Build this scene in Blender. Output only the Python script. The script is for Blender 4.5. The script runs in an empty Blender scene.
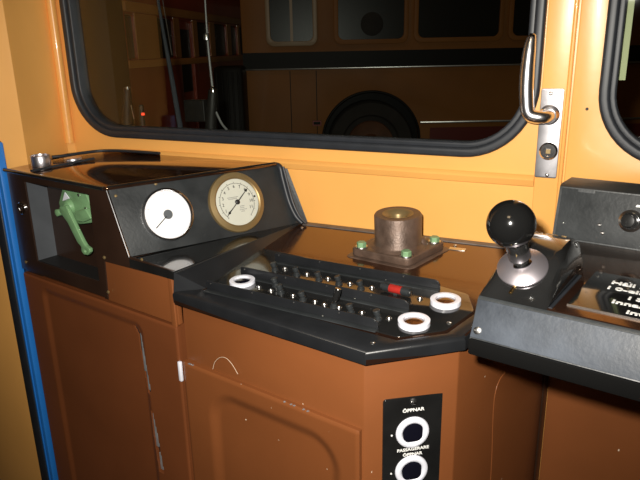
import bpy, bmesh, math, random
from mathutils import Vector, Matrix
random.seed(4)
scene = bpy.context.scene
COL = scene.collection
V = Vector

# ------------------------------------------------------------------ camera
FPX = 620.0
PITCH, ROLL, YAW = math.radians(17.1), math.radians(-1.15), math.radians(26.5)
CAM = V((0, 0, 1.17))
FW = V((-math.sin(YAW)*math.cos(PITCH), math.cos(YAW)*math.cos(PITCH), -math.sin(PITCH)))
R0 = V((math.cos(YAW), math.sin(YAW), 0))
U0 = R0.cross(FW)
RT = R0*math.cos(ROLL) + U0*math.sin(ROLL)
UP = RT.cross(FW)
cd = bpy.data.cameras.new('camera')
cam = bpy.data.objects.new('camera', cd); COL.objects.link(cam)
cd.sensor_width = 36.0; cd.lens = 36.0*FPX/640.0
cd.clip_start = 0.02; cd.clip_end = 100
M = Matrix.Identity(4)
for i in range(3):
    M[i][0] = RT[i]; M[i][1] = UP[i]; M[i][2] = -FW[i]; M[i][3] = CAM[i]
cam.matrix_world = M
scene.camera = cam

# ------------------------------------------------------------------ colour / light
vs = scene.view_settings
vs.view_transform = 'Standard'; vs.look = 'None'; vs.gamma = 1; vs.use_curve_mapping = False
vs.exposure = 0.0
w = bpy.data.worlds.new('world'); scene.world = w; w.use_nodes = True
bg = w.node_tree.nodes['Background']
bg.inputs[0].default_value = (1.0, .72, .45, 1); bg.inputs[1].default_value = 0.012

def lamp(name, kind, loc, power, color, size=.02, target=None):
    ld = bpy.data.lights.new(name, kind); ld.energy = power; ld.color = color
    if kind == 'AREA': ld.size = size
    else: ld.shadow_soft_size = size
    o = bpy.data.objects.new(name, ld); COL.objects.link(o); o.location = loc
    if target is not None:
        o.rotation_euler = (V(target)-V(loc)).to_track_quat('-Z', 'Y').to_euler()
    return o
# the camera's own flash, just above and left of the lens
FLASH = CAM - RT*0.035 + UP*0.045
fl_ = lamp('flash', 'SPOT', FLASH, 80.0, (1.0, .95, .86), .012, FLASH + FW + RT*.02)
fl_.data.spot_size = math.radians(98); fl_.data.spot_blend = 1.0
# warm ceiling lamp of the cab, behind the photographer
lamp('cab_ceiling_lamp', 'AREA', (-.25, -.35, 2.10), 3.0, (1.0, .74, .45), .3, (-.3, .6, .8))
# dim tungsten lamps of the depot hall
lamp('hall_lamp', 'POINT', (-2.5, 3.2, 3.6), 10, (1.0, .6, .3), .15)
lamp('hall_lamp', 'POINT', (1.6, 3.0, 4.0), 5, (1.0, .62, .32), .15)

# ------------------------------------------------------------------ materials
def nodes(name):
    m = bpy.data.materials.new(name); m.use_nodes = True
    nt = m.node_tree
    return m, nt, nt.nodes['Principled BSDF']
def mat(name, col, rough=.5, metal=0.0, coat=0.0, ior=1.5, var=0.0, vscale=8, bump=0.0, bscale=200, spec=.5,
        stint=None, chips=None, chip_scale=55, chip_thr=.78, rvar=0.0, emit=0):
    m, nt, b = nodes(name)
    N, L = nt.nodes, nt.links
    b.inputs['Base Color'].default_value = (*col, 1)
    b.inputs['Roughness'].default_value = rough
    b.inputs['Metallic'].default_value = metal
    b.inputs['IOR'].default_value = ior
    if stint: b.inputs['Specular Tint'].default_value = (*stint, 1); b.inputs['Coat Tint'].default_value = (*stint, 1)
    b.inputs['Specular IOR Level'].default_value = spec
    b.inputs['Coat Weight'].default_value = coat
    b.inputs['Coat Roughness'].default_value = .06
    if emit:
        b.inputs['Emission Color'].default_value = (*col, 1); b.inputs['Emission Strength'].default_value = emit
    tc = N.new('ShaderNodeTexCoord')
    out = None
    if var:
        n = N.new('ShaderNodeTexNoise'); n.inputs['Scale'].default_value = vscale; n.inputs['Detail'].default_value = 6
        L.new(tc.outputs['Object'], n.inputs['Vector'])
        r = N.new('ShaderNodeMapRange'); r.inputs[1].default_value = .3; r.inputs[2].default_value = .7
        r.inputs[3].default_value = 1-var; r.inputs[4].default_value = 1+var
        L.new(n.outputs['Fac'], r.inputs[0])
        mx = N.new('ShaderNodeVectorMath'); mx.operation = 'SCALE'; mx.inputs[0].default_value = col
        L.new(r.outputs[0], mx.inputs['Scale']); out = mx.outputs[0]
        if rvar:
            r2 = N.new('ShaderNodeMapRange'); r2.inputs[1].default_value = .3; r2.inputs[2].default_value = .7
            r2.inputs[3].default_value = max(.02, rough-rvar); r2.inputs[4].default_value = rough+rvar
            L.new(n.outputs['Fac'], r2.inputs[0]); L.new(r2.outputs[0], b.inputs['Roughness'])
    if chips:
        n2 = N.new('ShaderNodeTexNoise'); n2.inputs['Scale'].default_value = chip_scale; n2.inputs['Detail'].default_value = 3
        L.new(tc.outputs['Object'], n2.inputs['Vector'])
        g = N.new('ShaderNodeMath'); g.operation = 'GREATER_THAN'; g.inputs[1].default_value = chip_thr
        L.new(n2.outputs['Fac'], g.inputs[0])
        mm = N.new('ShaderNodeMix'); mm.data_type = 'RGBA'
        L.new(g.outputs[0], mm.inputs[0]); mm.inputs[6].default_value = (*col, 1); mm.inputs[7].default_value = (*chips, 1)
        if out: L.new(out, mm.inputs[6])
        out = mm.outputs[2]
    if out: L.new(out, b.inputs['Base Color'])
    if bump:
        n3 = N.new('ShaderNodeTexNoise'); n3.inputs['Scale'].default_value = bscale; n3.inputs['Detail'].default_value = 4
        L.new(tc.outputs['Object'], n3.inputs['Vector'])
        bp = N.new('ShaderNodeBump'); bp.inputs['Strength'].default_value = bump; bp.inputs['Distance'].default_value = .001
        L.new(n3.outputs['Fac'], bp.inputs['Height']); L.new(bp.outputs[0], b.inputs['Normal'])
    return m
ORANGE = mat('orange_enamel', (.87, .435, .115), .33, coat=.15, var=.05, vscale=5, bump=.12, bscale=60, chips=(.75, .7, .6), chip_scale=70, chip_thr=.785)
BROWN = mat('brown_enamel', (.205, .066, .020), .36, coat=.15, var=.08, vscale=6, bump=.12, bscale=60, chips=(.75, .6, .45), chip_scale=85, chip_thr=.775)
BROWN2 = mat('dark_brown_enamel', (.165, .050, .016), .38, coat=.15, var=.10, vscale=6, bump=.12, bscale=60)
GLOSSBLK = mat('gloss_black_sheet', (.012, .012, .012), .13, coat=.6, ior=1.6, var=.3, vscale=14, rvar=.04, bump=.05, bscale=50)
DESKBLK = mat('black_lacquered_desk_sheet', (.020, .010, .007), .17, coat=.35, ior=2.1, stint=(1, .72, .5), var=.3, vscale=9, rvar=.05, bump=.06, bscale=40, chips=(.3, .28, .26), chip_scale=60, chip_thr=.78)
TOPBLK = mat('brown_black_lacquered_sheet', (.018, .009, .006), .11, coat=.3, ior=2.2, stint=(1, .70, .48), var=.3, vscale=14, rvar=.04, bump=.05, bscale=50)
SATBLK = mat('satin_black_paint', (.021, .024, .026), .42, var=.25, vscale=18, bump=.25, bscale=160, rvar=.08, chips=(.4, .4, .38), chip_scale=90, chip_thr=.79)
GREYBLK = mat('worn_black_paint_flash_haze', (.040, .048, .062), .5, var=.5, vscale=16, bump=.3, bscale=200, rvar=.1, chips=(.5, .52, .55), chip_scale=80, chip_thr=.765)  # worn black paint, with the blue-grey flash haze put into its colour
LIPBLK = mat('black_plastic_edging', (.013, .014, .016), .33, var=.2, vscale=20, bump=.1, chips=(.35, .34, .3), chip_scale=100, chip_thr=.775)
RUBBER = mat('black_rubber', (.020, .023, .029), .45, var=.15, vscale=30)
BLUE = mat('bright_blue_paint', (.02, .19, .62), .4, var=.06, vscale=20)
DKBROWN = mat('dark_brown_black_paint', (.028, .014, .009), .3, coat=.2, var=.2, vscale=12)
CHROME = mat('chrome', (.85, .84, .86), .15, metal=1)
STEEL = mat('brushed_steel', (.62, .61, .6), .3, metal=1, var=.1, vscale=40)
ALU = mat('worn_aluminium', (.62, .60, .64), .38, metal=1, var=.12, vscale=25, bump=.1)
BRASS = mat('dull_brass', (.27, .19, .085), .42, metal=.55, var=.1, vscale=25)
BRASS2 = mat('bright_brass', (.75, .5, .2), .22, metal=1, var=.1, vscale=25)
BRONZE = mat('brown_cast_metal', (.12, .078, .058), .45, metal=.35, var=.28, vscale=45, bump=.5, bscale=300, rvar=.1)
GREEN = mat('pale_green_paint', (.17, .32, .155), .36, coat=.2, var=.18, vscale=30, chips=(.7, .7, .6), chip_scale=150, chip_thr=.74)
GREENB = mat('green_bolt_paint', (.18, .32, .17), .4, var=.25, vscale=80)
WHITE = mat('white_plastic', (.80, .81, .9), .3, coat=.2)
DIAL = mat('white_dial', (.93, .93, .95), .5)
CREAM = mat('cream_dial', (.56, .57, .50), .5, var=.03, vscale=30)
INK = mat('black_ink', (.012, .012, .012), .5)
DARKCAP = mat('dark_lens', (.006, .006, .012), .06, coat=.8)
AMBER = mat('dark_lens_amber_reflection', (.10, .035, .01), .08, coat=.8, var=.5, vscale=120)  # dark button centres; their amber reflection is put into the colour
RED = mat('red_sleeve', (.33, .02, .015), .35, var=.15, vscale=80)
BALLM = mat('polished_black_ball', (.006, .006, .006), .12, coat=0)
LETTER = mat('white_lettering', (.88, .88, .86), .5)
CAVITY = mat('grey_painted_inside', (.075, .082, .092), .55, var=.15, vscale=15)
DKMETAL = mat('galvanised_grey', (.38, .40, .42), .4, metal=.5, var=.3, vscale=30)
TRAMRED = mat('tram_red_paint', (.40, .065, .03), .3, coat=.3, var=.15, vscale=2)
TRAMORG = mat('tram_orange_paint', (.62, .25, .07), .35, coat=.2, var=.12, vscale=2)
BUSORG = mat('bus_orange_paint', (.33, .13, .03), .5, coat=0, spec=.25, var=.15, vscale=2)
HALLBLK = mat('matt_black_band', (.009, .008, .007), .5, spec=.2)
TYRE = mat('tyre_rubber', (.03, .026, .024), .8, var=.2, vscale=10)
HALLFLOOR = mat('hall_concrete', (.08, .07, .06), .8, var=.3, vscale=3)
FLOORM = mat('cab_floor_lino', (.07, .06, .055), .6, var=.25, vscale=10)
REDLAMP = mat('red_tail_lamp', (1.0, .06, .02), .3, emit=1.0)
WARMLAMP = mat('warm_lamp', (1.0, .42, .12), .3, emit=1.6)
def glass(name, tint=(1, 1, 1), ior=1.5):
    m, nt, b = nodes(name); N, L = nt.nodes, nt.links
    N.remove(b); out = N['Material Output']
    t = N.new('ShaderNodeBsdfTransparent'); t.inputs[0].default_value = (*tint, 1)
    g = N.new('ShaderNodeBsdfGlossy'); g.inputs['Roughness'].default_value = .02
    fr = N.new('ShaderNodeFresnel'); fr.inputs[0].default_value = ior
    mx = N.new('ShaderNodeMixShader')
    L.new(fr.outputs[0], mx.inputs[0]); L.new(t.outputs[0], mx.inputs[1]); L.new(g.outputs[0], mx.inputs[2])
    L.new(mx.outputs[0], out.inputs[0])
    return m
GLASS = glass('window_glass', (.93, .95, .93), 1.32)
COVER = glass('dial_glass', (.99, .99, .99), 1.3)

# ------------------------------------------------------------------ helpers
def frame(o, x, y):
    x = V(x).normalized(); y = V(y); z = x.cross(y).normalized(); y = z.cross(x)
    m = Matrix.Identity(4)
    for i in range(3):
        m[i][0] = x[i]; m[i][1] = y[i]; m[i][2] = z[i]; m[i][3] = o[i]
    return m
def thing(name, label, cat, loc, group=None):
    o = bpy.data.objects.new(name, None); COL.objects.link(o); o.location = loc; o.empty_display_size = .02
    o['label'] = label; o['category'] = cat
    if group: o['group'] = group
    return o
def tag(o, label, cat, group=None):
    o['label'] = label; o['category'] = cat
    if group: o['group'] = group
    return o
def root_of(p):
    t = V((0, 0, 0))
    while p is not None: t += p.location; p = p.parent
    return t
def link(name, me, m, parent=None, smooth=True, label=None, kind=None):
    """mesh is in world coordinates; parents are only translated"""
    o = bpy.data.objects.new(name, me); COL.objects.link(o)
    me.materials.clear(); me.materials.append(m)
    # own origin: mesh centre
    c = V((0, 0, 0))
    if len(me.vertices):
        lo = V([min(v.co[i] for v in me.vertices) for i in range(3)]); hi = V([max(v.co[i] for v in me.vertices) for i in range(3)])
        c = (lo+hi)/2
    me.transform(Matrix.Translation(-c))
    o.location = c - (root_of(parent) if parent else V((0, 0, 0)))
    if parent: o.parent = parent
    if smooth:
        for p in me.polygons: p.use_smooth = True
        try: me.set_sharp_from_angle(angle=math.radians(38))
        except Exception: pass
    if label: o['label'] = label
    if kind: o['kind'] = kind
    return o
def bm_link(name, bm, m, parent=None, M=None, **k):
    if M is not None: bm.transform(M)
    bmesh.ops.recalc_face_normals(bm, faces=bm.faces)
    me = bpy.data.meshes.new(name); bm.to_mesh(me); bm.free()
    return link(name, me, m, parent, **k)
def struct(o): o['kind'] = 'structure'; return o
def plate(name, loops, th, M, m, parent=None, bev=0.0, front=0.0, **k):
    """2D outline (+holes) with thickness; front face at local z=front, body behind it"""
    cu = bpy.data.curves.new('c', 'CURVE'); cu.dimensions = '2D'; cu.fill_mode = 'BOTH'
    cu.extrude = max(th/2-bev, 1e-5); cu.bevel_depth = bev; cu.bevel_resolution = 2; cu.offset = -bev
    for lp in loops:
        s = cu.splines.new('POLY'); s.points.add(len(lp)-1); s.use_cyclic_u = True
        for i, q in enumerate(lp): s.points[i].co = (q[0], q[1], 0, 1)
    o = bpy.data.objects.new('c', cu); COL.objects.link(o)
    dg = bpy.context.evaluated_depsgraph_get(); dg.update()
    me = bpy.data.meshes.new_from_object(o.evaluated_get(dg)); bpy.data.objects.remove(o)
    bm = bmesh.new(); bm.from_mesh(me); bmesh.ops.remove_doubles(bm, verts=bm.verts, dist=1e-6)
    bm.to_mesh(me); bm.free()
    me.transform(M @ Matrix.Translation((0, 0, front-th/2)))
    me.name = name
    return link(name, me, m, parent, **k)
def text(name, s, size, M, m, parent, align='LEFT', bold=0.0, shear=0.0, width=1.0, th=.0004):
    cu = bpy.data.curves.new('t', 'FONT'); cu.body = s; cu.size = size; cu.align_x = align; cu.extrude = th/2
    cu.offset = bold; cu.shear = shear; cu.resolution_u = 3
    o = bpy.data.objects.new('t', cu); COL.objects.link(o)
    dg = bpy.context.evaluated_depsgraph_get(); dg.update()
    me = bpy.data.meshes.new_from_object(o.evaluated_get(dg)); bpy.data.objects.remove(o)
    me.transform(M @ Matrix.Diagonal((width, 1, 1, 1)))
    return link(name, me, m, parent, smooth=False)
def rrect(x0, y0, x1, y1, r, n=8):
    pts = []
    for cx, cy, a0 in ((x1-r, y0+r, -90), (x1-r, y1-r, 0), (x0+r, y1-r, 90), (x0+r, y0+r, 180)):
        for i in range(n+1):
            a = math.radians(a0+90*i/n); pts.append((cx+r*math.cos(a), cy+r*math.sin(a)))
    return pts
def circ(cx, cy, r, n=32): return [(cx+r*math.cos(2*math.pi*i/n), cy+r*math.sin(2*math.pi*i/n)) for i in range(n)]
def roundpoly(pts, r, n=5):
    out = []
    N_ = len(pts)
    for i in range(N_):
        p0, p, p1 = V(pts[i-1]), V(pts[i]), V(pts[(i+1) % N_])
        rr = r[i] if isinstance(r, (list, tuple)) else r
        a = p+(p0-p).normalized()*rr; b = p+(p1-p).normalized()*rr
        if rr < 1e-6: out.append(tuple(p)); continue
        for j in range(n+1):
            t = j/n; q = a*(1-t)**2+p*2*t*(1-t)+b*t*t; out.append((q.x, q.y))
    return out
def lathe(name, prof, M, m, parent=None, n=40, **k):
    """prof: (radius, height) revolved about local z"""
    bm = bmesh.new(); rings = []
    for r, z in prof:
        if r < 1e-6: rings.append([bm.verts.new((0, 0, z))])
        else: rings.append([bm.verts.new((r*math.cos(2*math.pi*i/n), r*math.sin(2*math.pi*i/n), z)) for i in range(n)])
    for a, b in zip(rings, rings[1:]):
        if len(a) == 1 and len(b) == 1: continue
        for i in range(n):
            j = (i+1) % n
            if len(a) == 1: bm.faces.new((a[0], b[i], b[j]))
            elif len(b) == 1: bm.faces.new((a[i], a[j], b[0]))
            else: bm.faces.new((a[i], a[j], b[j], b[i]))
    return bm_link(name, bm, m, parent, M, **k)
def lathe_bm(bm, prof, M, n=16):
    rings = []
    for r, z in prof:
        if r < 1e-6: rings.append([bm.verts.new(M @ V((0, 0, z)))])
        else: rings.append([bm.verts.new(M @ V((r*math.cos(2*math.pi*i/n), r*math.sin(2*math.pi*i/n), z))) for i in range(n)])
    for a, b in zip(rings, rings[1:]):
        if len(a) == 1 and len(b) == 1: continue
        for i in range(n):
            j = (i+1) % n
            if len(a) == 1: bm.faces.new((a[0], b[i], b[j]))
            elif len(b) == 1: bm.faces.new((a[i], a[j], b[0]))
            else: bm.faces.new((a[i], a[j], b[j], b[i]))
def box_bm(bm, x0, y0, z0, x1, y1, z1, bev=0.0, M=None):
    vs_ = [bm.verts.new(c) for c in ((x0, y0, z0), (x1, y0, z0), (x1, y1, z0), (x0, y1, z0), (x0, y0, z1), (x1, y0, z1), (x1, y1, z1), (x0, y1, z1))]
    fs = [bm.faces.new([vs_[i] for i in f]) for f in ((0, 3, 2, 1), (4, 5, 6, 7), (0, 1, 5, 4), (1, 2, 6, 5), (2, 3, 7, 6), (3, 0, 4, 7))]
    if M is not None:
        for v in vs_: v.co = M @ v.co
    if bev:
        es = list({e for f in fs for e in f.edges})
        bmesh.ops.bevel(bm, geom=es, offset=bev, segments=2, affect='EDGES', profile=.5)
def box(name, x0, y0, z0, x1, y1, z1, M, m, parent=None, bev=0.0, **k):
    bm = bmesh.new(); box_bm(bm, x0, y0, z0, x1, y1, z1, bev)
    return bm_link(name, bm, m, parent, M, **k)
def prism(name, pts, z0, z1, m, parent=None, bev=0.0, **k):
    """world footprint polygon, vertical sides"""
    bm = bmesh.new()
    a = [bm.verts.new((p[0], p[1], z0)) for p in pts]; b = [bm.verts.new((p[0], p[1], z1)) for p in pts]
    bm.faces.new(a[::-1]); bm.faces.new(b)
    for i in range(len(pts)): bm.faces.new((a[i-1], a[i], b[i], b[i-1]))
    if bev: bmesh.ops.bevel(bm, geom=list(bm.edges), offset=bev, segments=2, affect='EDGES', profile=.5)
    return bm_link(name, bm, m, parent, **k)
def tube(name, pts, r, m, parent=None, n=12, sub=6, cap=True, **k):
    """smooth tube through world points; r may be a list; tuple (a,b) not used"""
    P = [V(p) for p in pts]; rs = r if isinstance(r, (list, tuple)) else [r]*len(P)
    Q, RR = [], []
    for i in range(len(P)-1):
        p0 = P[i-1] if i else P[0]; p1, p2 = P[i], P[i+1]; p3 = P[i+2] if i+2 < len(P) else P[-1]
        for j in range(sub):
            t = j/sub
            Q.append(.5*((2*p1)+(p2-p0)*t+(2*p0-5*p1+4*p2-p3)*t*t+(-p0+3*p1-3*p2+p3)*t**3)); RR.append(rs[i]*(1-t)+rs[i+1]*t)
    Q.append(P[-1]); RR.append(rs[-1])
    bm = bmesh.new(); rings = []; up = V((.13, .2, .97))
    T0 = (Q[1]-Q[0]).normalized(); X = T0.cross(up).normalized()
    for i, q in enumerate(Q):
        T = (Q[min(i+1, len(Q)-1)]-Q[max(i-1, 0)]).normalized()
        X = (X-T*X.dot(T)).normalized(); Y = T.cross(X)
        rings.append([bm.verts.new(q+(X*math.cos(2*math.pi*a/n)+Y*math.sin(2*math.pi*a/n))*RR[i]) for a in range(n)])
    for a, b in zip(rings, rings[1:]):
        for i in range(n): bm.faces.new((a[i], a[(i+1) % n], b[(i+1) % n], b[i]))
    if cap: bm.faces.new(rings[0][::-1]); bm.faces.new(rings[-1])
    return bm_link(name, bm, m, parent, **k)
def ray(x, y): return FW + RT*((x-320)/FPX) - UP*((y-240)/FPX)
def hit(x, y, P, n):
    r = ray(x, y); n = V(n); return CAM + r*((V(P)-CAM).dot(n)/r.dot(n))
def local(M, P): return M.inverted() @ V(P)

# ------------------------------------------------------------------ the place's own axes
TH = math.radians(10.2)
D = V((math.cos(TH), -math.sin(TH), 0)); NN = V((-math.sin(TH), -math.cos(TH), 0)); Z = V((0, 0, 1))
C0 = V((-.647, .764, 0))
WY = 1.12                                              # windscreen wall
MC = frame(C0, D, Z)                                   # cabinet fronts: x along, y = height, z = out towards the driver
MF = frame(V((0, WY, 0)), (1, 0, 0), Z)                # windscreen wall, same convention
def C(s, n, z): return C0 + D*s + NN*n + Z*z
KT = .075                                              # the desk falls slightly towards the driver
MT = frame(V((0, WY, .82)), (1, 0, 0), (0, 1, KT))
def tdl(x, y):                                         # a place on the desk plane
    q = local(MT, hit(x, y, (0, WY, .82), (0, -KT, 1))); return (q.x, q.y)
def onC(x, y, n=0.0):
    q = local(MC, hit(x, y, C0+NN*n, NN)); return (q.x, q.y)
def onF(x, y, n=0.0):
    q = local(MF, hit(x, y, (0, WY-n, 0), (0, -1, 0))); return (q.x, q.y)

# ================================================================== SETTING
prism('floor', [(-1.6, -1.2), (1.3, -1.2), (1.3, WY+.05), (-1.6, WY+.05)], -.04, 0, FLOORM, kind='structure', smooth=False)
W1o = rrect(-1.214, .979, -.140, 1.78, .125, 12)
W2o = rrect(-.050, .979, 1.05, 1.78, .12, 12)
# windscreen wall with both openings
def inset_rr(d, which): 
    return rrect(-1.214+d, .979+d, -.140-d, 1.78-d, .125-d, 12) if which == 1 else rrect(-.050+d, .979+d, 1.05-d, 1.78-d, .12-d, 12)
plate('wall_front', [[(-1.30, 0), (1.3, 0), (1.3, 2.15), (-1.30, 2.15)], inset_rr(.008, 1)[::-1], inset_rr(.008, 2)[::-1]], .03, MF, ORANGE, smooth=False, kind='structure')
# side wall: two faces meeting at a soft vertical fold
def vwall(name, pts, z0, z1, th, m):
    """vertical sheet through footprint points, with thickness to the left of travel"""
    P = [V((p[0], p[1])) for p in pts]; off = []
    for i in range(len(P)):
        d0 = (P[i]-P[i-1]).normalized() if i else (P[1]-P[0]).normalized()
        d1 = (P[i+1]-P[i]).normalized() if i+1 < len(P) else d0
        d = (d0+d1).normalized(); off.append(P[i]+V((-d.y, d.x))*th)
    return prism(name, [tuple(p) for p in P]+[tuple(p) for p in off[::-1]], z0, z1, m, kind='structure')
vwall('wall_left', [(-1.236, 1.122), (-1.246, 1.104), (-1.243, 1.085), (-1.163, .925), (-1.160, .916), (-1.166, .905), (-1.215, .805)], .935, 2.15, -.02, ORANGE)
struct(tube('trim_1', [(-1.240, 1.108, .96), (-1.240, 1.108, 1.5), (-1.240, 1.108, 2.1)], .011, ORANGE, n=16))
# the rest of the cab, behind the photographer
CAB = mat('dark_cab_lining', (.10, .10, .08), .6, var=.05)
vwall('wall_back', [(1.3, -1.2), (-1.35, -1.2)], 0, 2.15, -.03, CAB)
vwall('wall_right', [(1.3, 1.12), (1.3, -1.2)], 0, 2.15, -.03, CAB)
prism('ceiling', [(-1.4, -1.2), (1.3, -1.2), (1.3, WY+.03), (-1.4, WY+.03)], 2.15, 2.18, CAB, kind='structure', smooth=False)
# ledge under the windscreen
bm = bmesh.new()
pr = [(0, .953), (.006, .950), (.009, .945), (.004, .934), (0, .932)]
rings = [[bm.verts.new((x, WY-n, z)) for n, z in pr] for x in (-1.08, -.138)]
for i in range(len(pr)): bm.faces.new((rings[0][i-1], rings[0][i], rings[1][i], rings[1][i-1]))
bm.faces.new(rings[0]); bm.faces.new(rings[1][::-1])
bm_link('trim_2', bm, ORANGE, kind='structure')
# pillar cover between the windows, with its raised rib
plate('trim_3', [[(-.1375, .80), (-.098, .80), (-.098, 2.1), (-.1375, 2.1)]], .008, MF, ORANGE, front=.004, bev=.0015, kind='structure')
plate('trim_4', [[(-.0985, .80), (-.092, .80), (-.092, 2.1), (-.0985, 2.1)]], .014, MF, ORANGE, front=.010, bev=.003, kind='structure')
plate('trim_5', [[(-.089, .945), (1.25, .945), (1.25, 2.1), (-.089, 2.1)], inset_rr(.004, 2)[::-1]], .012, MF, ORANGE, front=.006, bev=.002, kind='structure')
# lower brown sheet of the knee space
plate('wall_right', [[(-.081, .0), (1.2, .0), (1.2, .85), (-.081, .85)]], .010, MF, BROWN, front=.006, bev=.001, kind='structure')
struct(box('baseboard_front', -.078, 0, .007, 1.2, .06, .016, MF, SATBLK, bev=.002))

def window(name, k):
    root = bpy.data.objects.new(name, None); COL.objects.link(root); root['kind'] = 'structure'
    root.location = ((-.677, WY, .979) if k == 1 else (.5, WY, .979)); root.empty_display_size = .02
    plate('rubber_gasket', [inset_rr(0, k), inset_rr(.017, k)[::-1]], .036, MF, RUBBER, root, bev=.005, front=.014)
    plate('inner_gasket', [inset_rr(.015, k), inset_rr(.026, k)[::-1]], .030, MF, RUBBER, root, bev=.003, front=.006)
    # the right-hand pane leans in very slightly, to throw the flash reflection out of view
    Mp_ = MF if k == 1 else MF @ Matrix.Translation((0, .979, 0)) @ Matrix.Rotation(math.radians(2.6), 4, 'X') @ Matrix.Translation((0, -.979, 0))
    plate('pane', [inset_rr(.020, k)], .005, Mp_, GLASS, root, front=-.006, smooth=False)
    return root
win1 = window('window_1', 1)
win2 = window('window_2', 2)
# pale edge strip behind the right-hand pane
a = onF(624, 0, -.05); b = onF(628, 80, -.05)
box('window_blind_edge', a[0], b[1], -.055, a[0]+.016, 1.7, -.045, MF, mat('pale_green_strip', (.42, .45, .22), .5), win2)

# cab door at the far left: blue edge profile, rubber, orange leaf
door = bpy.data.objects.new('door_1', None); COL.objects.link(door); door['kind'] = 'structure'; door.location = C(-.56, .0, 0)
box('edge_profile', -.541, 0, -.005, -.5165, 1.0, .012, MC, BLUE, door, bev=.003)
box('edge_bead', -.532, 0, .011, -.528, 1.0, .0145, MC, BLUE, door, bev=.0012)
box('rubber_seal', -.574, 0, -.015, -.5405, 1.0, .014, MC, RUBBER, door, bev=.004)
box('leaf', -1.4, 0, -.02, -.576, 1.0, .010, MC, ORANGE, door, bev=.004)
struct(box('trim_6', -.516, 0, -.03, -.507, .94, -.004, MC, RUBBER, bev=.002))

# ================================================================== CABINETS
def panel(name, s0, s1, z0, z1, fn, parent, m, skip=None, th=.004, n0=0.0, step=.0035, zs=None):
    """sheet-metal door with pressed relief fn(s,z) on the cabinet plane"""
    ns = max(2, int((s1-s0)/step)); nz = max(2, int((z1-z0)/step))
    bm = bmesh.new(); g = []
    for j in range(nz+1):
        row = []
        for i in range(ns+1):
            s = s0+(s1-s0)*i/ns; z = z0+(z1-z0)*j/nz
            e = min(s-s0, s1-s, z-z0, z1-z); rnd = 0 if e > .004 else -.0025*(1-e/.004)**2
            row.append(bm.verts.new(C(s, n0+fn(s, z)+rnd, z)))
        g.append(row)
    for j in range(nz):
        for i in range(ns):
            s = s0+(s1-s0)*(i+.5)/ns; z = z0+(z1-z0)*(j+.5)/nz
            if skip and skip(s, z): continue
            bm.faces.new((g[j][i], g[j][i+1], g[j+1][i+1], g[j+1][i]))
    ed = [e for e in bm.edges if e.is_boundary]
    r = bmesh.ops.extrude_edge_only(bm, edges=ed)
    for v in [x for x in r['geom'] if isinstance(x, bmesh.types.BMVert)]: v.co -= NN*(th+.004)
    loose = [v for v in bm.verts if not v.link_faces]
    bmesh.ops.delete(bm, geom=loose, context='VERTS')
    return bm_link(name, bm, m, parent)
def sdrr(x, y, x0, y0, x1, y1, r):
    cx, cy = (x0+x1)/2, (y0+y1)/2; hx, hy = (x1-x0)/2-r, (y1-y0)/2-r
    qx, qy = abs(x-cx)-hx, abs(y-cy)-hy
    return math.hypot(max(qx, 0), max(qy, 0))+min(max(qx, qy), 0)-r
def sst(a, b, x): t = max(0, min(1, (x-a)/(b-a))); return t*t*(3-2*t)

# left cabinet -----------------------------------------------------
cab = thing('cabinet', 'dark brown sheet metal cabinet with two slots, under the black box of gauges', 'cabinet', C(-.25, -.15, 0))
foot = [C(-.504, -.004, 0), C(-.012, -.004, 0), (-.60, 1.105, 0), (-1.155, 1.105, 0), (-1.155, .93, 0)]
prism('body', [(p[0], p[1]) for p in foot], .002, .719, BROWN2, cab)
def slot(s, z):
    for (sa, za, sb, zb, r) in ((-.122, .690, -.106, .555, .0055), (-.106, .520, -.094, .385, .0055)):
        t = max(0, min(1, (za-z)/(za-zb))); cs = sa+(sb-sa)*t+(.010*max(0, (.12-t))/.12*-1 if za > .6 else 0)
        if zb <= z <= za and abs(s-cs) < 1.35*r*(.55+.45*min(1, t*3)): return True
    return False
def relL(s, z):
    d = sdrr(s, z, -.435, .10, -.108, .697, .02)
    return -.0045*sst(.006, -.012, d)
panel('door', -.506, -.010, .06, .7185, relL, cab, BROWN2, skip=slot, n0=.006, step=.0022)
box('slot_backing', -.150, .36, -.003, -.075, .70, -.0015, MC, INK, cab)
# pale mechanism seen through the slots
bm = bmesh.new()
for (s, z0, z1) in ((-.1145, .60, .678), (-.1085, .562, .60), (-.1045, .44, .512), (-.098, .39, .428)):
    box('latch_rod', s-.0040, z0, -.001, s+.0045, z1, .002, MC, DKMETAL, cab, bev=.0008)
# upper fascia between box frame and desk, bent at its right edge
plate('fascia', [[(-.205, .722), (-.008, .722), (-.008, .81), (-.205, .81)]], .010, MC, BROWN, cab, front=.0015, bev=.001)
plate('fascia_edge', [[(-.024, .70), (-.012, .70), (-.012, .806), (-.024, .806)]], .006, MC, BROWN, cab, front=.004, bev=.002)
bm = bmesh.new(); box_bm(bm, -.0115, .617, .004, -.0045, .655, .010, .0015)
bm_link('door_catch', bm, WHITE, cab, MC, label='white catch on the door edge')

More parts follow.
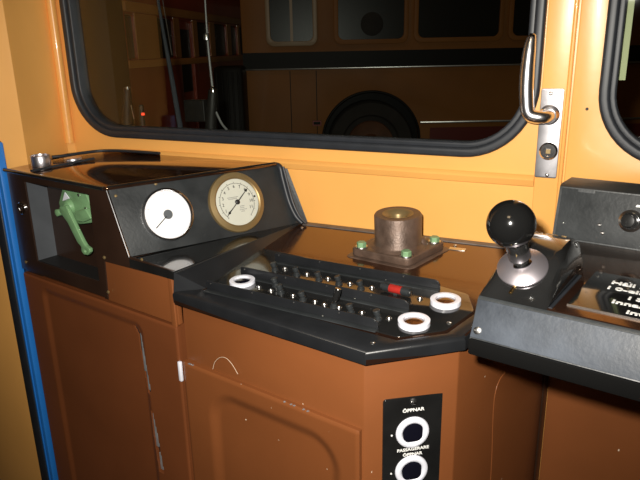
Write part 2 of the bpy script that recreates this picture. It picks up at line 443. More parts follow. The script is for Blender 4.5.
# centre cabinet ---------------------------------------------------
cab2 = thing('cabinet', 'lighter brown centre cabinet with pressed door and angled corner, under the switch desk', 'cabinet', C(.18, -.15, 0))
KC = C(.366, -.003, 0); K1 = V((-.1765, .782, 0)); K2 = V((-.0835, 1.108, 0))
ft = [C(.0, -.003, 0), KC, K1, K2, V((-.597, 1.108, 0)), C(.0, -.05, 0)]
prism('body', [(p[0], p[1]) for p in ft], .002, .772, BROWN, cab2, bev=.002)
def relC(s, z):
    d = sdrr(s, z, .062, .10, .325, .622, .055)
    return -.007*sst(.008, -.016, d)
panel('door', -.003, .362, .06, .656, relC, cab2, BROWN, n0=.006)
tube('scratch_curve', [C(*((lambda q: (q[0], .0003, q[1]))(onC(*p)))) for p in ((213, 369), (215, 362), (220, 357.5), (226, 358), (232, 364), (238, 374))], .0005, mat('pale_scratch', (.6, .45, .33), .5), cab2, n=6, label='pale curved scratch')
# chipped paint flakes along the door's top edge
bm = bmesh.new()
for s in (.012, .016, .021, .225, .238, .244, .262, .27):
    box('bare_metal_chip', s, .6558, .0028, s+.003, .6566, .0062, MC, DKMETAL, cab2)
# the knee-space side: seam line pressed in the sheet
MK = frame(K1, (K2-K1), Z)
def onK(x, y):
    q = local(MK, hit(x, y, K1, MK.col[2].xyz)); return (q.x, q.y)
kp = [onK(505, 372), onK(499, 381), onK(495, 394), onK(493, 415), onK(492, 450), onK(490, 490)]
tube('seam_bead', [MK @ V((a_, b_, .0002)) for a_, b_ in kp], .0009, BROWN, cab2, n=6)
box('corner_angle', .318, 0, .0, .338, .775, .003, MK, DKBROWN, cab2, bev=.001)

# ================================================================== DESK TOP
desk = thing('desk_top', 'glossy black cut-cornered desk sheet running back to the orange windscreen wall', 'desk', (-.4, .95, .772))
P3 = V((-.597, 1.118, .82)); A = C(-.002, .006, .82); A2 = C(-.002, .006, .806)
def TD(x, y): return V((x, y, .82-KT*(WY-y)))
Gq = C(-.001, .012, .784); Fq = C(.378, .012, 0); Fq.z = TD(Fq.x, Fq.y).z; Eq = V((-.168, .768, 0)); Eq.z = TD(Eq.x, Eq.y).z
Wr = V((-.080, 1.118, .82))
bm = bmesh.new()
inn = C(.045, -.018, 0); inn.z = TD(inn.x, inn.y).z
top = [A, P3, Wr, Eq, Fq, Gq]
tv = [bm.verts.new(p) for p in top]; iv = bm.verts.new(inn)
dz = .019
def low(p): q = V(p); q.z -= dz; return q
lows = [C(-.002, .006, .765), V((P3.x, P3.y, .785)), V((Wr.x, Wr.y, .785)), low(Eq), low(Fq), C(-.001, .012, .766)]
lv = [bm.verts.new(p) for p in lows]
for f in ((0, 1, -1), (1, 2, -1), (2, 3, -1), (3, 4, -1), (4, 5, -1), (5, 0, -1)):
    bm.faces.new([tv[i] if i >= 0 else iv for i in f])
for i in range(6): bm.faces.new((tv[i-1], tv[i], lv[i], lv[i-1]))
bm.faces.new(lv[::-1])
bmesh.ops.recalc_face_normals(bm, faces=bm.faces)
eds = [e for e in bm.edges if {e.verts[0], e.verts[1]} <= set([tv[3], tv[4], tv[5]])]
bmesh.ops.bevel(bm, geom=eds, offset=.008, segments=4, affect='EDGES', profile=.5)
bm_link('sheet', bm, DESKBLK, desk)
# black overlay added on the folded corner to keep the orange reflection off it
bm = bmesh.new(); u_ = V((0, 0, .0012))
fa, fb, fc_, fd = [bm.verts.new(p+u_) for p in (A, P3*.985+A*.015, inn, Gq)]
bm.faces.new((fa, fb, fc_)); bm.faces.new((fa, fc_, fd))
r_ = bmesh.ops.extrude_face_region(bm, geom=list(bm.faces))
for v in [g for g in r_['geom'] if isinstance(g, bmesh.types.BMVert)]: v.co.z -= .001
bm_link('corner_overlay', bm, LIPBLK, desk, smooth=False)
# satin edging round the front of the desk
def edging(outer, inner, name, m, parent):
    bm = bmesh.new(); rows = []
    up = MT.col[2].xyz
    for o_, i_ in zip(outer, inner):
        d = (o_-i_).normalized()
        rows.append([bm.verts.new(p) for p in (i_-up*.002, i_+up*.0008, i_+d*.002+up*.0016, i_*.3+o_*.7+up*.0012, o_-d*.004+up*.0004, o_+d*.0002-up*.0012, o_+d*.0022-up*.005, o_+d*.0022-up*.0195, o_-d*.004-up*.0195)])
    for a_, b_ in zip(rows, rows[1:]):
        for i in range(len(a_)-1): bm.faces.new((a_[i], a_[i+1], b_[i+1], b_[i]))
        bm.faces.new((a_[-1], a_[0], b_[0], b_[-1]))
    bm.faces.new(rows[0]); bm.faces.new(rows[-1][::-1])
    return bm_link(name, bm, m, parent)
def tdw(x, y): return MT @ V((*tdl(x, y), 0))
Wr2 = Eq+(Wr-Eq)*.25
edging([Gq+V((0, 0, .004)), Fq, Eq, Wr2], [tdw(203, 290), tdw(398, 341), tdw(447, 334), tdw(474, 315)], 'edging', LIPBLK, desk)
# worn rear margin
bm = bmesh.new(); box_bm(bm, -.59, -.018, .0001, -.085, -.0015, .0022, .0006)
bm_link('rear_margin', bm, mat('worn_grey_margin', (.13, .11, .10), .5, var=.3, vscale=40), desk, MT)
def screw(parent, M, r=.004, m=STEEL, name='screw'):
    bm = bmesh.new(); lathe_bm(bm, [(0, .0), (r, 0), (r*.95, .0012), (r*.5, .0022), (0, .0024)], Matrix.Identity(4), 14)
    box_bm(bm, -r*.7, -r*.13, .0019, r*.7, r*.13, .0027)
    return bm_link(name, bm, m, parent, M)
def MTat(x, y, dz=0): q = tdl(x, y); return MT @ Matrix.Translation((q[0], q[1], dz))
for q in ((184, 267), (189, 266), (238, 247), (242, 248), (302, 228), (455, 246)): screw(desk, MTat(*q, .006) if q[0] < 200 else MTat(*q, .0035 if q[0] < 300 else .0005), .0035)
q = tdl(457, 249)
box('slot_plate', q[0]-.014, q[1]-.008, .0, q[0]+.016, q[1]+.004, .0015, MT, STEEL, desk, bev=.0005)
# fold line between the flat sheet and the desk
tube('fold_seam', [A+V((.004, 0, .0005)), (A*.5+P3*.5)+V((0, 0, .0006)), P3+V((0, -.003, .0005))], .0009, SATBLK, desk, n=6)

# ------------------------------------------------------------------ switch panel
sp = thing('switch_panel', 'black panel of toggle switches between three long guard strips, set in the desk', 'control panel', MT @ V((-.4, -.25, .0)))
pl = [tdl(206, 288), tdl(398, 338), tdl(446, 331), tdl(474, 312), tdl(468, 295), tdl(430, 284), tdl(262, 249), tdl(226, 268)]
plate('base_plate', [roundpoly(pl, .006)], .0018, MT, GLOSSBLK, sp, front=.0018, bev=.0006)
ux = V((D.x, D.y)); 
def guard(p0, p1, h, name='guard_strip'):
    a_ = V(tdl(*p0)); b_ = V(tdl(*p1)); Lg = (b_-a_).length; x = (b_-a_)
    X3 = (MT.to_3x3() @ V((x.x, x.y, 0))).normalized()
    Mg = frame(MT @ V((a_.x, a_.y, .0015)), X3, MT.col[2].xyz)
    lp = roundpoly([(0, 0), (Lg, 0), (Lg, h), (0, h)], [.0, .0, .012, .006], 6)
    plate(name, [lp], .0022, Mg, LIPBLK, sp, bev=.0006)
    box('strip_foot', 0, 0, 0, Lg, .0016, .009, Mg, SATBLK, sp, bev=.0004)
    for t in (.03, .3, .55, .8):
        lathe('rivet', [(.0014, -.0005), (.0014, .0008), (0, .0012)], Mg @ Matrix.Translation((Lg*t, h*.78, .0)), STEEL, sp, n=10)
    return Mg, Lg
guard((207, 290.5), (378, 331), .0165)
guard((241, 276), (409, 312), .0165)
guard((275, 262), (440, 291), .0165)
# bright worn top edges
def toggle(px, py, kind='side'):
    o = MT @ V((*tdl(px, py), .0018))
    Mo = frame(o, (MT.to_3x3() @ V((D.x, D.y, 0))), (MT.to_3x3() @ V((-D.y, D.x, 0))))
    bm = bmesh.new()
    lathe_bm(bm, [(0, 0), (.0062, 0), (.0062, .002), (.0046, .0022), (.0046, .006), (.0035, .0065), (0, .0066)], Matrix.Identity(4), 12)
    t = bm_link('toggle_switch', bm, SATBLK, sp, Mo)
    if kind == 'up': d = V((.15, .35, 1)).normalized(); L_ = .026
    else: d = V((-.25, -.1, 1)).normalized(); L_ = .0105
    q = Matrix.Translation((0, 0, .004)) @ d.to_track_quat('Z', 'Y').to_matrix().to_4x4()
    lathe('lever', [(.0030, 0), (.0032, L_*.25), (.0050, L_*.35), (.0056, L_*.9), (.0048, L_*1.0), (0, L_*1.02)], Mo @ q, SATBLK if kind != 'up' else GLOSSBLK, t, n=14)
for q in ((275, 271), (297, 276), (319, 281), (339, 285), (361, 290)): toggle(*q)
for q in ((276, 287), (281, 294), (303, 301), (351, 314), (378, 320)): toggle(*q)
toggle(334, 308, 'up')
def lampdot(px, py):
    o = MT @ V((*tdl(px, py), .0018)); Mo = frame(o, (1, 0, 0), (0, 1, KT))
    lathe('indicator_lamp', [(0, 0), (.0048, 0), (.0048, .0012), (.0036, .0016), (.0025, .0035), (0, .0042)], Mo, STEEL, sp, n=14)
for q in ((285, 270), (307, 275.5), (328, 280), (350, 285), (372, 289), (420, 300), (259, 288.5), (271, 292), (293, 297), (315, 303), (324.5, 306), (339, 309), (362, 314), (389, 320)): lampdot(*q)
# red sleeved selector
P = MT @ V((*tdl(396, 295), .010)); dx = (MT.to_3x3() @ V((D.x, D.y, 0))).normalized()
Mx = frame(P-dx*.022, MT.col[2].xyz, NN)      # z along the desk
sel = lathe('selector_knob', [(0, -.003), (.0045, -.003), (.0045, 0), (.0068, 0), (.0068, .010), (.0062, .010)], Matrix(Mx), SATBLK, sp, n=18)
zax = Mx.col[2].xyz
if zax.dot(dx) < 0: Mx = frame(P-dx*.022, NN, MT.col[2].xyz)
bpy.data.objects.remove(sel)
sel = lathe('selector_knob', [(0, -.004), (.005, -.004), (.005, 0), (.0068, .0005), (.0068, .010), (.0060, .010), (.0060, .034), (.0070, .034), (.0070, .046), (.0050, .047), (0, .047)], Mx, SATBLK, sp, n=18)
lathe('red_sleeve', [(.0060, .0115), (.0066, .0115), (.0066, .0325), (.0060, .0325)], Mx, RED, sel, n=18, label='red sleeve')
lathe('end_screw', [(.0035, .0465), (.0035, .0495), (0, .050)], Mx, STEEL, sel, n=12)
box('knob_stem', -.0030, -.0030, -.012, .0030, .0030, 0, frame(P-dx*.0, (1, 0, 0), (0, 1, 0)), SATBLK, sel)
# white ring push buttons
def ring_button(M_, R, parent, h=.012, cap=DARKCAP, name='push_button'):
    t = lathe(name, [(R*.66, .002), (R*.66, h*.94), (R*.72, h), (R*.92, h), (R, h*.92), (R, .0015), (R*1.0, 0), (R*.66, 0)], M_, WHITE, parent, n=40)
    lathe('button_cap', [(R*.655, .001), (R*.655, h*.45), (R*.60, h*.6), (R*.3, h*.72), (0, h*.76)], M_, cap, t, n=32)
    return t
for (px, py, R, cp) in ((242.5, 283.5, .0215, DARKCAP), (414, 325, .0228, AMBER), (445.5, 304, .0228, AMBER)):
    o = MT @ V((*tdl(px, py), .0018)); ring_button(frame(o, (1, 0, 0), (0, 1, KT)), R, sp, .0055 if cp is DARKCAP else .0075, cp)
for q in ((372.5, 344), (449, 324.5), (434, 299)): screw(sp, MTat(*q, .0008 if q[0] == 372.5 else .0016), .0035)

# ------------------------------------------------------------------ bronze socket on flange
so = thing('flanged_socket', 'brown cast metal pipe socket with square flange and green bolts on the desk', 'pipe fitting', MT @ V((*tdl(397, 250), 0)))
cx, cy = tdl(397, 250)
def loc2(px, py, h): 
    q = local(MT, hit(px, py, MT @ V((0, 0, h)), MT.col[2].xyz)); return (q.x, q.y)
fl = [loc2(350, 250, .012), loc2(409, 262, .012), loc2(446, 243, .012)]
f0, f1, f2 = [V(p) for p in fl]; f3 = f0+(f2-f1)
fc = (f0+f2)/2
fls = [tuple(f0), tuple(f1), tuple(f2), tuple(f3)]
plate('flange', [roundpoly(fls, .013, 6)], .015, MT, BRONZE, so, front=.0165, bev=.0025)
sh = [tuple(fc+(V(p)-fc)*1.13) for p in fls]
plate('base_plate', [roundpoly(sh, .016, 6)], .0015, MT, BRONZE, so, front=.0015, bev=.0004)
cc = fc
Ms = frame(MT @ V((cc.x, cc.y, .0165)), (1, 0, 0), (0, 1, KT))
Rs = .0425
lathe('barrel', [(Rs+.009, 0), (Rs+.003, .003), (Rs, .007), (Rs, .056), (Rs-.002, .059), (Rs*.64, .0588), (Rs*.60, .057), (Rs*.56, .052), (Rs*.56, .01), (0, .01)], Ms, BRONZE, so, n=56)
lathe('bore_bush', [(Rs*.66, .0592), (Rs*.62, .0592), (Rs*.40, .0530), (Rs*.36, .0500), (Rs*.35, .030), (0, .029)], Ms, BRASS, so, n=40)
for p in fls:
    q = fc+(V(p)-fc)*.76
    Mb = frame(MT @ V((q.x, q.y, .0165)), (1, 0.2, 0), (0, 1, KT))
    bm = bmesh.new(); lathe_bm(bm, [(.0, 0), (.0115, 0), (.0110, .0018), (0, .0018)], Matrix.Identity(4), 24)
    wsh = bm_link('washer', bm, STEEL, so, Mb)
    bm = bmesh.new(); lathe_bm(bm, [(0, .0016), (.0088, .0016), (.0088, .0085), (.0075, .0098), (0, .0098)], Matrix.Identity(4), 6)
    bm_link('bolt', bm, GREENB, so, Mb, smooth=False, label='green painted hexagon bolt')
q = fc+(f2-fc)*.45+(f1-fc)*.06
lathe('side_boss', [(0, 0), (.014, 0), (.011, .008), (.007, .012), (.0045, .0125), (0, .012)], frame(MT @ V((q.x, q.y, .0165)), (1, 0, 0), (0, 1, KT)), BRONZE, so, n=20)

# ================================================================== LEFT INSTRUMENT BOX
ib = thing('instrument_box', 'black metal box with slanted gauge face and open recess, left of the desk', 'instrument box', C(-.30, -.15, .72))
ZT = .944
G1 = C(-.168, .0, ZT); G2 = C(-.123, .0, .824); G3 = V((-.597, 1.118, .82)); G4 = V((-.645, 1.118, ZT))
MG = frame(G2, (G3-G2), (G1-G2))      # gauge face
# front frame plate with recess opening
outer = [(-.509, .7275), (-.203, .7275), (-.199, .802), (-.006, .806), (-.006, .822), (-.123, .826), (-.168, ZT-.001), (-.505, ZT-.001)]
op = [(-.440, .757), (-.224, .757), (-.222, .926), (-.440, .926)]
plate('front_frame', [outer, op[::-1]], .004, MC, DKBROWN, ib, front=.004, bev=.0008)
# recess
bm = bmesh.new(); dep = -.041
q = [[C(s, .0, z) for s, z in op], [C(s, dep, z) for s, z in op]]
v0 = [bm.verts.new(p) for p in q[0]]; v1 = [bm.verts.new(p) for p in q[1]]
for i in (0, 1, 2): bm.faces.new((v0[i], v0[(i+1) % 4], v1[(i+1) % 4], v1[i]))
bm.faces.new(v1)
bm_link('recess', bm, DKBROWN, ib, smooth=False)
bm = bmesh.new(); box_bm(bm, -.441, .7575, dep, -.4385, .9255, .001)
bm_link('recess_side', bm, CAVITY, ib, MC, label='grey inner side of the recess')
box('recess_sill', -.438, .757, dep, -.226, .7585, .002, MC, INK, ib)
# top sheet
tp = [C(-.509, .008, 0), C(-.170, .008, 0), G1+NN*.004+D*.004, V((-.640, 1.117, 0)), V((-1.09, 1.117, 0)), V((-1.15, 1.09, 0)), V((-1.152, .925, 0)), C(-.516, -.03, 0)]
prism('top_sheet', [(p[0], p[1]) for p in tp], ZT-.004, ZT+.001, TOPBLK, ib, bev=.0015)
tube('front_rolled_edge', [C(-.510, .005, ZT+.0), C(-.34, .005, ZT-.0005), C(-.170, .005, ZT-.001)], .0042, GLOSSBLK, ib, n=12)
# gauge panel
def gl(P): q = local(MG, P); return (q.x, q.y)
gp = [gl(G2), gl(G3), gl(G4), gl(G1)]
plate('gauge_panel', [gp], .003, MG, SATBLK, ib, front=.001, bev=.0006)
tube('bright_edge', [G1+NN*.003, (G1+G2)/2+NN*.003, G2+NN*.003], .0016, CHROME, ib, n=8, label='bright metal edge strip')
# rounded top roll and right-hand rubber edging against the wall
tube('top_roll', [G1+Z*.0, G1*.5+G4*.5, G4+V((-.01, -.01, 0))], .0035, GLOSSBLK, ib, n=10)
ep = [V((-.660, 1.110, ZT)), V((-.643, 1.108, ZT-.006)), V((-.636, 1.106, .915)), V((-.622, 1.104, .868)), V((-.606, 1.102, .838)), V((-.590, 1.102, .823))]
tube('rubber_edging', ep, [.003, .006, .006, .006, .006, .004], RUBBER, ib, n=10)
tube('piping', [p+V((.0095, -.002, .001)) for p in ep[1:]], .0028, RUBBER, ib, n=8)
for i in range(1): 
    bm = bmesh.new()
    vs4 = [bm.verts.new(p) for p in (G4+V((0, -.004, 0)), G3+V((0, -.004, 0)), G3+V((.012, 0, 0)), G4+V((.012, 0, -.004)))]
    bm.faces.new(vs4); bm_link('end_flange', bm, SATBLK, ib, smooth=False)
# flat sheet joining box and desk (triangle in front of the gauge panel)
fs = [G2+NN*.004, C(-.006, .006, 0), P3+V((.0, 0, 0)), P3+V((-.06, 0, 0))]
bm = bmesh.new()
a_ = [bm.verts.new((p.x, p.y, .8215)) for p in (G2+NN*.004, C(-.004, .005, 0), P3, V((-.62, 1.118, 0)))]
b_ = [bm.verts.new((v.co.x, v.co.y, .806)) for v in a_]
bm.faces.new(a_); bm.faces.new(b_[::-1])
for i in range(4): bm.faces.new((a_[i-1], a_[i], b_[i], b_[i-1]))
bm_link('flat_sheet', bm, GLOSSBLK, ib, smooth=False)
for q in ((104.4, 257.5), (108.5, 292), (26, 262)):
    s, z = onC(*q, .004); screw(ib, MC @ Matrix.Translation((s, z, .004)), .0035, BRASS)
s, z = onC(142, 259.5, .004); screw(ib, MC @ Matrix.Translation((s, z, .004)), .003, BRASS)
for q in ((115.5, 196), (155.5, 184)):
    g_ = local(MG, hit(*q, G2, MG.col[2].xyz)); screw(ib, MG @ Matrix.Translation((g_.x, g_.y, .001)), .0028, BRASS)
s, z = onC(22.5, 208, .004)
lathe('lock_ring', [(.0095, 0), (.0135, 0), (.0135, .003), (.0115, .0045), (.0095, .003)], MC @ Matrix.Translation((s, z, .004)), CHROME, ib, n=28)
# body sides behind (rear of the box)
bk = [C(-.505, -.002, 0), C(-.441, -.002, 0), C(-.441, dep-.002, 0), C(-.222, dep-.002, 0), C(-.222, -.002, 0), C(-.170, -.002, 0), V((-.66, 1.115, 0)), V((-1.15, 1.115, 0)), V((-1.15, .93, 0))]
bm = bmesh.new()
a_ = [bm.verts.new((p.x, p.y, .7205)) for p in bk]; b_ = [bm.verts.new((p.x, p.y, ZT-.006)) for p in bk]
bk[5] = C(-.128, -.002, 0)
for i, v in enumerate(a_): v.co.x, v.co.y = bk[i].x, bk[i].y
for i in range(len(bk)): bm.faces.new((a_[i-1], a_[i], b_[i], b_[i-1]))
bm_link('body', bm, DKBROWN, ib, smooth=False)

# gauges ------------------------------------------------------------
def gauge_frame(px, py, lift=.001):
    g_ = local(MG, hit(px, py, G2, MG.col[2].xyz))
    return MG @ Matrix.Translation((g_.x, g_.y, lift))
def rotz(a): return Matrix.Rotation(a, 4, 'Z')
# white one
Mw = gauge_frame(167.2, 214.7)
# turn so that local +y is the dial's own 'up' on the panel
gw = thing('gauge', 'white-faced round gauge in a thin bright chrome rim, nearer the left recess', 'gauge', Mw.translation)
lathe('bezel', [(.0418, 0), (.0495, 0), (.0500, .004), (.0485, .0085), (.0455, .009), (.0428, .0060), (.0418, .003)], Mw, CHROME, gw, n=56)
dl = lathe('dial', [(0, .0035), (.0422, .0035), (.0422, .001), (0, .001)], Mw, DIAL, gw, n=48)
GREYINK = mat('pale_grey_ink', (.52, .53, .56), .5)
bm = bmesh.new()
for i in range(41):
    a = math.radians(225-270*i/40); L_ = .006 if i % 5 == 0 else .003
    box_bm(bm, .0405-L_, -.0003 if i % 5 else -.0006, .0036, .0405, .0003 if i % 5 else .0006, .0039, 0, rotz(a))
bm_link('scale', bm, GREYINK, gw, Mw, smooth=False)
lathe('hub', [(0, .0055), (.0080, .0055), (.0090, .004), (0, .004)], Mw, mat('grey_hub', (.10, .11, .12), .4), gw, n=28)
bm = bmesh.new(); box_bm(bm, .006, -.0008, .0058, .036, .0008, .0066)
bm_link('needle', bm, INK, gw, Mw @ rotz(math.radians(217)))
# brass one
Mb = gauge_frame(236, 202.5)
gb = thing('gauge', 'cream-faced pressure gauge in a wide dull brass rim, nearer the windscreen wall', 'gauge', Mb.translation)
lathe('bezel', [(.0465, .006), (.0480, .0075), (.0500, .0085), (.0590, .0065), (.0605, .004), (.0605, 0), (.0465, 0)], Mb, BRASS, gb, n=64)
lathe('dial', [(0, .0045), (.0475, .0045), (.0475, .001), (0, .001)], Mb, CREAM, gb, n=48)
bm = bmesh.new()
A0, A1 = 228, -50            # start and end of the scale, degrees
n_ = 60
for i in range(n_):          # printed arc
    a = math.radians(A0+(A1-A0)*(i+.5)/n_)
    box_bm(bm, .0372, -.0013, .0046, .0378, .0013, .0049, 0, rotz(a))
for i in range(61):
    a = math.radians(A0+(A1-A0)*i/60); big = i % 5 == 0
    box_bm(bm, .0372, -.0004 if big else -.0002, .0046, .0405 if big else .0388, .0004 if big else .0002, .0049, 0, rotz(a))
bm_link('scale', bm, INK, gb, Mb, smooth=False)
for k in range(1, 12):
    a = math.radians(A0+(A1-A0)*k/12+2)
    text('numeral', str(k), .0088, Mb @ Matrix.Translation((.0315*math.cos(a), .0315*math.sin(a)-.0028, .0047)), INK, gb, 'CENTER')
bm = bmesh.new()              # fine print lines, unreadable in the photograph
for (x0, x1, y) in ((-.020, .004, .0105), (-.018, .001, .0075), (.004, .012, -.009), (.003, .013, -.0125), (.002, .016, -.016), (.005, .011, -.0195)):
    x = x0
    while x < x1:
        wd = random.uniform(.0008, .0022); box_bm(bm, x, y-.0007, .0046, x+wd, y+.0007, .0048); x += wd+.0007
bm_link('fine_print', bm, mat('grey_ink', (.2, .2, .2), .5), gb, Mb, smooth=False)
bm = bmesh.new()
pv = [(-.038, -.0004), (.012, -.0010), (.028, -.0006), (.030, -.0030), (.036, 0), (.030, .0030), (.028, .0006), (.012, .0010), (-.038, .0004)]
a_ = [bm.verts.new((x, y, .0062)) for x, y in pv]; b_ = [bm.verts.new((x, y, .0070)) for x, y in pv]
bm.faces.new(a_[::-1]); bm.faces.new(b_)
for i in range(len(pv)): bm.faces.new((a_[i-1], a_[i], b_[i], b_[i-1]))
bm_link('needle', bm, INK, gb, Mb @ rotz(math.radians(41)), smooth=False)
bm = bmesh.new()
pv = [(.012, -.0003), (.026, -.0012), (.028, -.0030), (.034, 0), (.028, .0030), (.026, .0012), (.012, .0003)]
a_ = [bm.verts.new((x, y, .0052)) for x, y in pv]; b_ = [bm.verts.new((x, y, .0058)) for x, y in pv]
bm.faces.new(a_[::-1]); bm.faces.new(b_)
for i in range(len(pv)): bm.faces.new((a_[i-1], a_[i], b_[i], b_[i-1]))
bm_link('needle', bm, INK, gb, Mb @ rotz(math.radians(221)), smooth=False)
lathe('hub', [(0, .0085), (.0030, .0085), (.0050, .0070), (.0050, .0045)], Mb, INK, gb, n=20)
lathe('bezel_screw', [(.0020, .0045), (.0020, .0062), (0, .0066)], Mb @ Matrix.Translation((.0405, .006, 0)), INK, gb, n=12)

# green lever in the recess -----------------------------------------
gv = thing('lever_valve', 'pale green painted lever handle and bracket inside the black recess', 'valve', C(-.30, -.06, .80))
nb = -.014
br = [onC(*p, nb) for p in ((62, 189), (84, 191), (92, 208), (93.5, 219), (91, 223), (79, 224.5), (62, 214), (58.5, 203))]
plate('bracket', [roundpoly(br, .004, 4)], .012, MC, GREEN, gv, front=nb, bev=.002)
box('mounting_block', *(onC(66, 212, nb)), dep+.002, *(onC(86, 196, nb)), nb-.008, MC, GREEN, gv, bev=.002)
br2 = [onC(*p, nb+.012) for p in ((73, 212), (84, 209), (90, 219), (82, 222.5), (75, 221))]
plate('lower_boss', [roundpoly(br2, .003, 3)], .014, MC, GREEN, gv, front=nb+.010, bev=.002)
hub = onC(65.5, 207.5, -.005)
Mh = MC @ Matrix.Translation((hub[0], hub[1], -.018))
lathe('pivot', [(0, -.012), (.017, -.012), (.017, .002), (.012, .012), (.006, .014), (.005, .017), (0, .017)], Mh, GREEN, gv, n=28)
stub = onC(58.5, 212.5, -.01)
lathe('pivot_stub', [(0, -.006), (.007, -.006), (.007, .006), (0, .008)], MC @ Matrix.Translation((stub[0], stub[1], -.012)), GREEN, gv, n=18)
pp = [onC(*p, -.004) for p in ((62, 206), (68.5, 205), (74, 217), (85, 240), (88, 245), (92, 248), (92.5, 251.5), (90, 254.5), (86.5, 254), (84, 251), (83.5, 246), (80, 242), (70, 222), (62, 211))]
hl = onC(88.2, 250.4, -.004)
plate('lever', [roundpoly(pp, .002, 3), circ(hl[0], hl[1], .0030, 16)[::-1]], .008, MC, GREEN, gv, front=.002, bev=.0018)
wp = [onC(*p, nb+.003) for p in ((64.5, 192.5), (69, 198.5), (62.5, 201))]  # white triangle stands for a highlight on the green face
plate('bracket_highlight', [wp], .002, MC, WHITE, gv, front=nb+.003, label='small white triangle painting the highlight on the bracket')
for q in ((79, 195), (86, 208.5), (88.5, 214)):
    s, z = onC(*q, nb); lathe('bracket_screw', [(.003, nb), (.003, nb+.002), (0, nb+.003)], MC @ Matrix.Translation((s, z, 0)), STEEL, gv, n=10)

# items on the box top ------------------------------------------------
def onTop(x, y, z=ZT+.001): return hit(x, y, (0, 0, z), (0, 0, 1))
p = onTop(41.5, 165.5)
cup = lathe('metal_cup', [(0, 0), (.0195, 0), (.0200, .002), (.0200, .021), (.0190, .0225), (.0170, .0225), (.0165, .019), (0, .019)], Matrix.Translation(p), ALU, None, n=40)
tag(cup, 'short silver metal cylinder standing at the left front of the black box top', 'metal fitting')
p = onTop(66, 163)
dc = lathe('metal_disc', [(0, 0), (.0185, 0), (.019, .001), (.019, .007), (.018, .0085), (.012, .009), (0, .0085)], Matrix.Translation(p+V((.0, .02, 0))), ALU, None, n=36)
tag(dc, 'flat silver disc behind the black rod on the box top', 'metal fitting')
p0, p1 = onTop(31, 171, ZT+.004), onTop(94, 158.5, ZT+.004)
rd = tube('rod', [p0, (p0+p1)/2, p1], .0028, RUBBER, None, n=10)
tag(rd, 'thin black rod lying across the glossy box top beside the silver cylinder', 'rod')
hz = [onTop(*q, ZT+.005) for q in ((52, 157), (66, 155.5), (82, 153), (102, 150.8), (125, 150.8), (160, 153.2))]
for q_ in hz: q_.y = min(q_.y, 1.108)
hs = tube('cable', hz, .0035, RUBBER, None, n=10)
tag(hs, 'black cable lying along the wall behind the silver disc', 'cable')

# ================================================================== DOOR BUTTON PANEL on the angled corner
t48 = math.radians(48-10.2)
MH = frame(KC, V((math.cos(t48), math.sin(t48), 0)), Z)
def onH(x, y, n=0.0):
    q = local(MH, hit(x, y, KC+MH.col[2].xyz*n, MH.col[2].xyz)); return (q.x, q.y)
a_ = onH(382.5, 403); b_ = onH(446.5, 394.6); zt = (a_[1]+b_[1])/2+.006
bp_ = thing('button_panel', 'black upright panel with white ringed push buttons on the brown corner', 'control panel', MH @ V(((a_[0]+b_[0])/2, zt-.11, 0)))
plate('panel_plate', [rrect(a_[0], zt-.225, b_[0], zt, .005)], .0035, MH, GLOSSBLK, bp_, front=.0035, bev=.0006)
mid = (a_[0]+b_[0])/2
q = onH(413.5, 401.5, .004); screw(bp_, MH @ Matrix.Translation((q[0], q[1], .0035)), .0055)
pitch_ = None
c1 = onH(413, 433, .006); c2 = onH(411.8, 471, .006); pitch_ = c1[1]-c2[1]
for k in range(4):
    Mk = MH @ Matrix.Translation((c1[0], c1[1]-pitch_*k, .0035))
    t = lathe('push_button', [(.0150, .0), (.0150, .0015), (.0165, .0035), (.0195, .0045), (.0232, .0038), (.0248, .0020), (.0250, .0)], Mk, WHITE, bp_, n=44)
    sq = rrect(-.0148, -.0148, .0148, .0148, .009)
    plate('button_cap', [sq], .004, Mk, DARKCAP, t, front=.0032, bev=.0012)
    bm = bmesh.new(); lathe_bm(bm, [(.0014, 0), (.0014, .0008), (0, .001)], Matrix.Translation((-.031, -.001, 0)), 10)
    bm_link('index_dot', bm, LETTER, t, Mk)
def ptext(s, px, py, size, par=bp_):
    q = onH(px, py, .004); text('lettering', s, size, MH @ Matrix.Translation((q[0], q[1], .0037)), LETTER, par, 'CENTER', .0002, width=1.15)
ptext('ÖPPNAR', 413.5, 411.5, .0072)
ptext('PASSAGERARE', 413, 450.3, .0066); ptext('ÖPPNAR', 412.5, 455.4, .0066)

# ================================================================== RIGHT CONTROL CONSOLE
T = .905
con = thing('control_console', 'black driving console with worn front greyed by painted flash haze, text plate and raised rear panel, at the right', 'console', C(.85, -.10, .843))
sL, sR = .5305, 1.25
prof = [(.040, .843), (.040, .8605), (.0385, .8625), (.0225, T-.003), (.019, T), (-.240, T), (-.245, T+.0), (-.262, .977), (-.268, .980), (-.32, .980), (-.32, .843)]
bm = bmesh.new()
ra = [bm.verts.new(C(sL, n, z)) for n, z in prof]; rb = [bm.verts.new(C(sR, n, z)) for n, z in prof]
bm.faces.new(ra); bm.faces.new(rb[::-1])
for i in range(len(prof)): bm.faces.new((ra[i-1], ra[i], rb[i], rb[i-1]))
body = bm_link('body', bm, SATBLK, con)
# front facing (worn black, flash haze in its grey) and lower roll
Mff = frame(C(sL, .0385, .8625), D, C(0, .0225, T-.003)-C(0, .0385, .8625))
Lf = (C(0, .0225, T-.003)-C(0, .0385, .8625)).length
plate('front_face', [[(.0, .0), (sR-sL, 0), (sR-sL, Lf), (.001, Lf)]], .002, Mff, GREYBLK, con, front=.0012, bev=.0005, label='worn black sloping front face greyed by painted flash haze')
bm = bmesh.new(); box_bm(bm, sL-.001, .842, .030, sR, .8615, .0425, .003)
bm_link('front_roll', bm, BALLM, con, MC)
